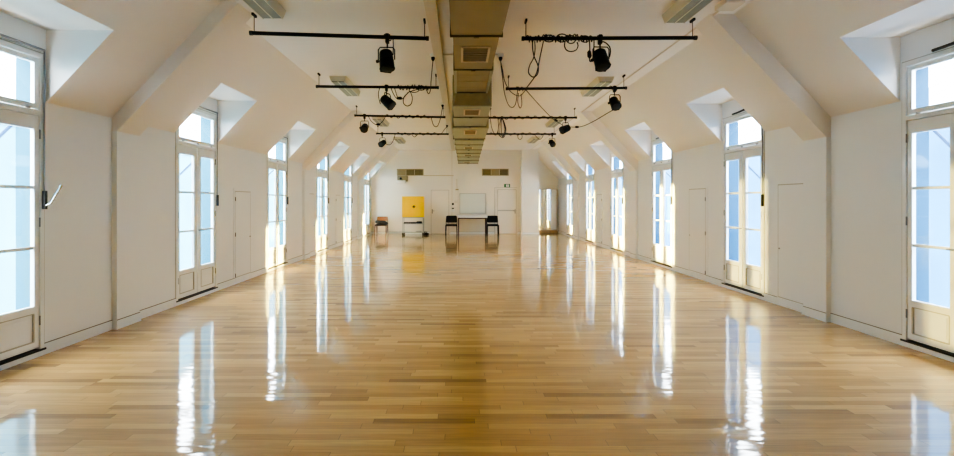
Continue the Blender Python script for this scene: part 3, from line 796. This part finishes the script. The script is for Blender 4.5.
# mirror
r = thing('wall_mirror', 'tall wall mirror at the back of the right alcove reflecting bright windows', 'mirror', (4.02, YA, .1))
X0, X1, Z0, Z1 = PX1+.01, fx(556.6, YA), fz(230, YA), fz(189.3, YA)
b_ = B(); box(b_, X0, X1, YA-.02, YA-.012, Z0, Z1); obj('glass', b_, M['mirror'], r)
b_ = B(); t = .02
box(b_, X0, X1+t, YA-.03, YA, Z1, Z1+t); box(b_, X1, X1+t, YA-.03, YA, Z0, Z1); box(b_, X0, X1+t, YA-.04, YA, Z0-.03, Z0)
obj('frame', b_, M['beige'], r)
b_ = B(); box(b_, X0, XR-.001, YA-.03, YA, 0, Z0-.04); obj('baseboard_alcove', b_, M['beige'], kind='structure')

# ------------------------------------------------------------------ table and chairs
TX0, TX1 = fx(458, 20.7), fx(486.6, 20.7); TY0, TY1 = 20.55, 21.25
r = thing('folding_table', 'long white-topped table with dark legs below the whiteboard', 'table', ((TX0+TX1)/2, 20.9, 0))
b_ = B(); box(b_, TX0-.03, TX1+.03, TY0, TY1, .765, .85, .006); obj('tabletop', b_, M['ttop'], r)
b_ = B(); box(b_, TX0, TX1, TY0+.03, TY0+.06, .715, .765); box(b_, TX0, TX1, TY1-.06, TY1-.03, .715, .765); box(b_, TX0, TX0+.03, TY0+.06, TY1-.06, .715, .765); box(b_, TX1-.03, TX1, TY0+.06, TY1-.06, .715, .765)
obj('frame', b_, M['tframe'], r)
for x in (TX0+.025, TX1-.025):
    for y in (TY0+.055, TY1-.055):
        b_ = B(); tube(b_, [(x, y, .72), (x, y, 0)], .024, 10); obj('leg', b_, M['tframe'], r, smooth=True)
def chair(x, y, lab, wood=False, rot=0):
    r = thing('wooden_chair' if wood else 'meeting_chair', lab, 'chair', (x, y, 0), None if wood else 'black meeting chairs at the table')
    W = .255; fm = M['redw'] if wood else M['black']
    # faces the camera: front toward -Y
    b_ = B(); box(b_, x-W+.02, x+W-.02, y-.24, y+.2, .425, .475, .018); obj('seat', b_, M['blackf'], r, smooth=True)
    # curved backrest
    b_ = B(); n_ = 10; z0, z1 = (.60, .80) if wood else (.535, .845)
    t = .018 if wood else .04
    fr, bk = [], []
    for i in range(n_+1):
        a = -1+2*i/n_; xx = x+a*(W-.015); yy = y+.235+.04*(1-a*a)
        inset = .03 if abs(a) > .99 else 0
        fr.append([b_.verts.new((xx, yy-.0, z0+inset)), b_.verts.new((xx, yy+.03, z1-inset))])
        bk.append([b_.verts.new((xx, yy+t, z0+inset)), b_.verts.new((xx, yy+.03+t, z1-inset))])
    for i in range(n_):
        b_.faces.new((fr[i][0], fr[i+1][0], fr[i+1][1], fr[i][1])); b_.faces.new((bk[i][0], bk[i][1], bk[i+1][1], bk[i+1][0]))
        b_.faces.new((fr[i][1], fr[i+1][1], bk[i+1][1], bk[i][1])); b_.faces.new((fr[i][0], bk[i][0], bk[i+1][0], fr[i+1][0]))
    b_.faces.new((fr[0][0], fr[0][1], bk[0][1], bk[0][0])); b_.faces.new((fr[-1][0], bk[-1][0], bk[-1][1], fr[-1][1]))
    obj('backrest', b_, M['wood'] if wood else M['blackf'], r, smooth=True)
    for s in (-1, 1):
        b_ = B(); tube(b_, spline([(x+s*(W-.005), y-.27, 0), (x+s*(W-.012), y-.235, .40), (x+s*(W-.02), y-.2, .435)], 5), .022, 8); obj('leg', b_, fm, r, smooth=True)
        b_ = B(); tube(b_, spline([(x+s*(W-.005), y+.27, 0), (x+s*(W-.015), y+.21, .42)], 5), .022, 8); obj('leg', b_, fm, r, smooth=True)
        b_ = B(); tube(b_, spline([(x+s*(W-.015), y+.20, .42), (x+s*(W-.015), y+.25, .6), (x+s*(W-.03), y+.285, .78)], 5), .014, 8); obj('back_upright', b_, fm, r, smooth=True)
    b_ = B(); tube(b_, [(x-W+.015, y-.225, .41), (x+W-.015, y-.225, .41)], .013, 8); tube(b_, [(x-W+.015, y+.205, .41), (x+W-.015, y+.205, .41)], .013, 8)
    obj('seat_rail', b_, fm, r, smooth=True)
chair(fx(451.3, 20.6), 20.78, 'black padded chair with black legs at the left end of the table')
chair(fx(493.0, 20.6), 20.78, 'black padded chair with black legs at the right end of the table')
chair(fx(380.7, 20.75), 20.95, 'plywood-backed chair with reddish legs in the left far corner', True)
xb, yb = fx(381.6, 20.75), 20.84
b_ = B(); bmesh.ops.create_uvsphere(b_, u_segments=18, v_segments=10, radius=1)
for v in b_.verts:
    n_ = 1+.08*math.sin(5*v.co.x+2*v.co.y)+.06*math.sin(7*v.co.z+3*v.co.x)
    v.co = Vector((xb+.02+v.co.x*.30*n_, yb-.03+v.co.y*.21*n_, .475+max(0, v.co.z*.10*n_+.06-.05*v.co.x)))
r = thing('folded_jacket', 'crumpled black jacket lying on the seat of the plywood chair', 'jacket', (xb, yb, .475))
obj('fabric', b_, M['blackf'], r, smooth=True)

# ------------------------------------------------------------------ yellow cabinet on its trolley
Yc = 20.55; sc_ = F/Yc
cx0, cx1 = fx(402, Yc), fx(423.6, Yc); cz0, cz1 = fz(217.2, Yc), fz(196.3, Yc); cy0, cy1 = Yc, Yc+.5
r = thing('yellow_cabinet', 'bright yellow two-door cabinet standing on a wheeled grey trolley', 'cabinet', ((cx0+cx1)/2, Yc+.25, cz0))
b_ = B(); box(b_, cx0, cx1, cy0+.02, cy1, cz0, cz1, .006); obj('carcass', b_, M['yellow'], r)
xm = (cx0+cx1)/2
for s, (a, b) in ((0, (cx0+.003, xm-.003)), (1, (xm+.003, cx1-.003))):
    b_ = B(); box(b_, a, b, cy0, cy0+.02, cz0+.004, cz1-.004, .003); d = obj('door', b_, M['yellow'], r)
    if s == 1:
        b_ = B(); lathe(b_, (xm+.045, cy0, (cz0+cz1)/2), (0, -1, 0), [(0, .05), (.012, .055), (.02, .04), (.022, .02)], 18); obj('lock_plate', b_, M['redw'], d)
        b_ = B(); box(b_, xm+.035, xm+.055, cy0-.035, cy0-.018, (cz0+cz1)/2-.03, (cz0+cz1)/2+.03); obj('latch', b_, M['dark'], d)
tx0, tx1 = cx0+.02, cx1-.01
r = thing('equipment_trolley', 'grey metal trolley on castors carrying the yellow cabinet', 'trolley', (xm, Yc+.25, 0))
for x in (tx0+.015, tx1-.015):
    for y in (cy0+.03, cy1-.03):
        b_ = B(); box(b_, x-.015, x+.015, y-.015, y+.015, .1, cz0); obj('upright', b_, M['grey'], r)
        b_ = B(); lathe(b_, (x-.035, y, .055), (1, 0, 0), [(0, .045), (.003, .055), (.067, .055), (.07, .045)], 16); w_ = obj('castor', b_, M['dark'], r, smooth=True)
        b_ = B(); box(b_, x-.045, x+.045, y-.03, y+.03, .1, .115); box(b_, x-.045, x-.037, y-.02, y+.02, .055, .1); box(b_, x+.037, x+.045, y-.02, y+.02, .055, .1); obj('fork', b_, M['grey'], w_)
for z in (.50, .12):
    b_ = B(); box(b_, tx0, tx1, cy0+.01, cy1-.01, z-.015, z+.01, .004); obj('shelf', b_, M['grey'], r)
b_ = B(); box(b_, tx0, tx1, cy0+.0, cy1, cz0-.035, cz0-.002); obj('top_tray', b_, M['grey'], r)
r = thing('stereo_unit', 'flat black stereo unit on the middle shelf of the trolley', 'stereo', (xm-.1, Yc+.2, .51))
b_ = B(); box(b_, tx0+.05, xm+.12, cy0+.06, cy0+.4, .512, .565, .006); obj('casing', b_, M['black'], r)
b_ = B()
for k in range(3): lathe(b_, (tx0+.15+.1*k, cy0+.06, .54), (0, -1, 0), [(0, .013), (.015, .011)], 10)
obj('knob', b_, M['grey'], r)
b_ = B(); box(b_, xm+.13, tx1-.07, cy0+.08, cy0+.36, .512, .60, .02)
for v in b_.verts: v.co.x += (v.co.z-.512)*-.25*(1 if v.co.x > xm+.25 else -1)
tag(obj('black_case', b_, M['blackf'], smooth=True), 'small black case beside the stereo on the trolley shelf', 'case')
b_ = B(); box(b_, xm+.12, tx1-.1, cy0+.08, cy0+.35, .132, .185, .01)
tag(obj('storage_box', b_, M['grey']), 'grey flat box lying on the bottom shelf of the trolley', 'box')
# black pair of shoes/bag on the floor
Xb = fx(426.3, 20.7); b_ = B(); bmesh.ops.create_uvsphere(b_, u_segments=16, v_segments=10, radius=1)
for v in b_.verts: v.co = Vector((Xb+v.co.x*.13, 20.75+v.co.y*.1, max(0.0, .045+v.co.z*.055*(1.2-.5*v.co.x))))
r = thing('black_bag', 'small black bag on the floor right of the trolley', 'bag', (Xb, 20.75, 0))
obj('pouch', b_, M['blackf'], r, smooth=True)
b_ = B(); tube(b_, spline([(Xb-.08, 20.75, .09), (Xb-.07, 20.74, .16), (Xb+.0, 20.74, .15), (Xb+.02, 20.75, .09)], 6), .008, 6); obj('strap', b_, M['blackf'], r)

# ------------------------------------------------------------------ outside: stays, neighbours
for side in (-1, 1):
    X = XL if side < 0 else XR; out = side
    for i, w in enumerate(WIN[side]):
        if w is None: continue
        b = w+HW-.03
        b_ = B(); p0 = Vector((X+out*(THK-.01), b, 2.26)); p1 = Vector((X+out*(THK+.95), b, 1.33))
        tube(b_, [p0, p1], .016, 8)
        o = obj('metal_stay', b_, M['stay'])
        nm = ['', 'nearest', 'second', 'third', 'fourth', 'fifth', 'farthest'][i]
        tag(o, 'dark blue diagonal stay outside the %s %s window from the camera' % (nm, 'left' if side < 0 else 'right'), 'stay', 'diagonal stays outside the windows')
def neighbour(side, D, zt, m_, lab):
    X = (XL if side < 0 else XR)+side*D
    r = thing('neighbouring_building', lab, 'building', (X, 20, -4))
    b_ = B(); box(b_, *sorted((X, X+side*.3)), -1.5, 62, -4, zt); obj('facade', b_, m_, r)
    b_ = B(); box(b_, *sorted((X-side*.04, X+side*.34)), -1.5, 62, zt, zt+.05); obj('coping', b_, M['zinc'], r)
neighbour(-1, 2.6, 2.62, M['facL'], 'pale neighbouring wall seen close outside the left windows')
neighbour(1, 2.6, 2.70, M['facR'], 'blue neighbouring wall seen close outside the right windows')
def far_building(side, y0, y1, zt, lab):
    X = side*30
    r = thing('apartment_building', lab, 'building', (X, (y0+y1)/2, -8))
    b_ = B(); box(b_, *sorted((X, X+side*10)), y0, y1, -8, zt); obj('wall', b_, M['bld'], r)
    b_ = B(); prism(b_, [(X-side*.3, zt), (X+side*3, zt+2.2), (X+side*8, zt+2.2), (X+side*10, zt)], y0, y1); obj('roof', b_, M['zinc'], r)
    y = y0+2; k = 0
    while y < y1-2:
        for z in (zt-2.6, zt-5.8):
            b_ = B(); box(b_, *sorted((X-side*.05, X+side*.1)), y, y+1.3, z, z+1.9); obj('window', b_, M['bldw'], r)
        y += 3.4
far_building(1, 34, 60, 7.5, 'pale distant building with small windows beyond the right wall')
far_building(1, 66, 110, 8.2, 'tall distant building far beyond the right windows')
far_building(-1, 40, 58, 7.2, 'pale distant building beyond the left wall')

# ------------------------------------------------------------------ light
wd = bpy.data.worlds.new('sky'); SC.world = wd; wd.use_nodes = True
nt = wd.node_tree; nt.nodes.clear()
bg = nt.nodes.new('ShaderNodeBackground'); wo = nt.nodes.new('ShaderNodeOutputWorld')
tc = nt.nodes.new('ShaderNodeTexCoord'); sp = nt.nodes.new('ShaderNodeSeparateXYZ'); cr = nt.nodes.new('ShaderNodeValToRGB')
nt.links.new(tc.outputs['Generated'], sp.inputs[0]); nt.links.new(sp.outputs[2], cr.inputs[0])
cr.color_ramp.elements[0].position = .0; cr.color_ramp.elements[0].color = (.93, .965, 1, 1)
cr.color_ramp.elements[1].position = .8; cr.color_ramp.elements[1].color = (.83, .92, 1, 1)
nt.links.new(cr.outputs[0], bg.inputs[0]); nt.links.new(bg.outputs[0], wo.inputs[0])
bg.inputs[1].default_value = 9.0

def area(name, loc, rot, sx, sy, power, color, spread=180, portal=False):
    l = bpy.data.lights.new(name, 'AREA'); l.shape = 'RECTANGLE'; l.size = sx; l.size_y = sy; l.energy = power; l.color = color[:3]
    l.spread = math.radians(spread)
    o = bpy.data.objects.new(name, l); COL.objects.link(o); o.location = loc; o.rotation_euler = rot
    if portal: l.cycles.is_portal = True
    return o
for side in (-1, 1):
    X = XL if side < 0 else XR
    for w in WIN[side][1:]:
        # portal at the outer plane of each opening
        area('window_portal', (X+side*(THK-.01), w, (ZW0+ZW1)/2), (0, math.radians(90 if side < 0 else -90)*-1, 0), ZW1-ZW0, WW, 1, (1, 1, 1), portal=True)

# low sun thrown back through the openings by panes across the courtyards
for side, idx in ((-1, (1, 2, 3, 4, 5, 6)), (1, (3, 4, 5, 6))):
    X = XL if side < 0 else XR; XO = XR if side < 0 else XL
    for i in idx:
        src = WIN[side][i]; dst = WIN[-side][i]-(.15 if side < 0 else .13)
        if i == 6: src, dst = ((20.02, 19.55) if side < 0 else (19.75, 19.85)); 
        if side < 0: z0, z1, dz_ = .47, 2.2, -.36; pw = 45 if i > 2 else (2.5 if i == 1 else 4)
        else: z0, z1, dz_ = 1.3, 2.2, -1.25; pw = 20 if i < 6 else 28
        d = Vector((XO-X, dst-src, dz_)); st = Vector((X, src, (z0+z1)/2))-d.normalized()*1.0
        o = area('low_sun_beam', st, (0, 0, 0), WW-.1 if i < 6 else .55, z1-z0, pw, (1, .78, .20), spread=1.2)
        q = d.to_track_quat('-Z', 'Y'); o.rotation_euler = q.to_euler()

SC.view_settings.view_transform = 'AgX'
SC.view_settings.look = 'AgX - High Contrast'
SC.view_settings.exposure = 1.5
SC.cycles.use_denoising = True
SC.cycles.max_bounces = 14; SC.cycles.diffuse_bounces = 9; SC.cycles.glossy_bounces = 5; SC.cycles.transparent_max_bounces = 12
SC.cycles.sample_clamp_indirect = 12
SC.cycles.caustics_reflective = False; SC.cycles.caustics_refractive = False

cam = bpy.data.cameras.new('camera'); co = bpy.data.objects.new('camera', cam); COL.objects.link(co)
co.location = (0, 0, H); co.rotation_euler = (math.radians(90), 0, 0)
cam.sensor_width = 36; cam.lens = 36*F/954
cam.shift_x = (477-CX)/954; cam.shift_y = -(228-CY)/954
cam.clip_start = .05; cam.clip_end = 500
SC.camera = co
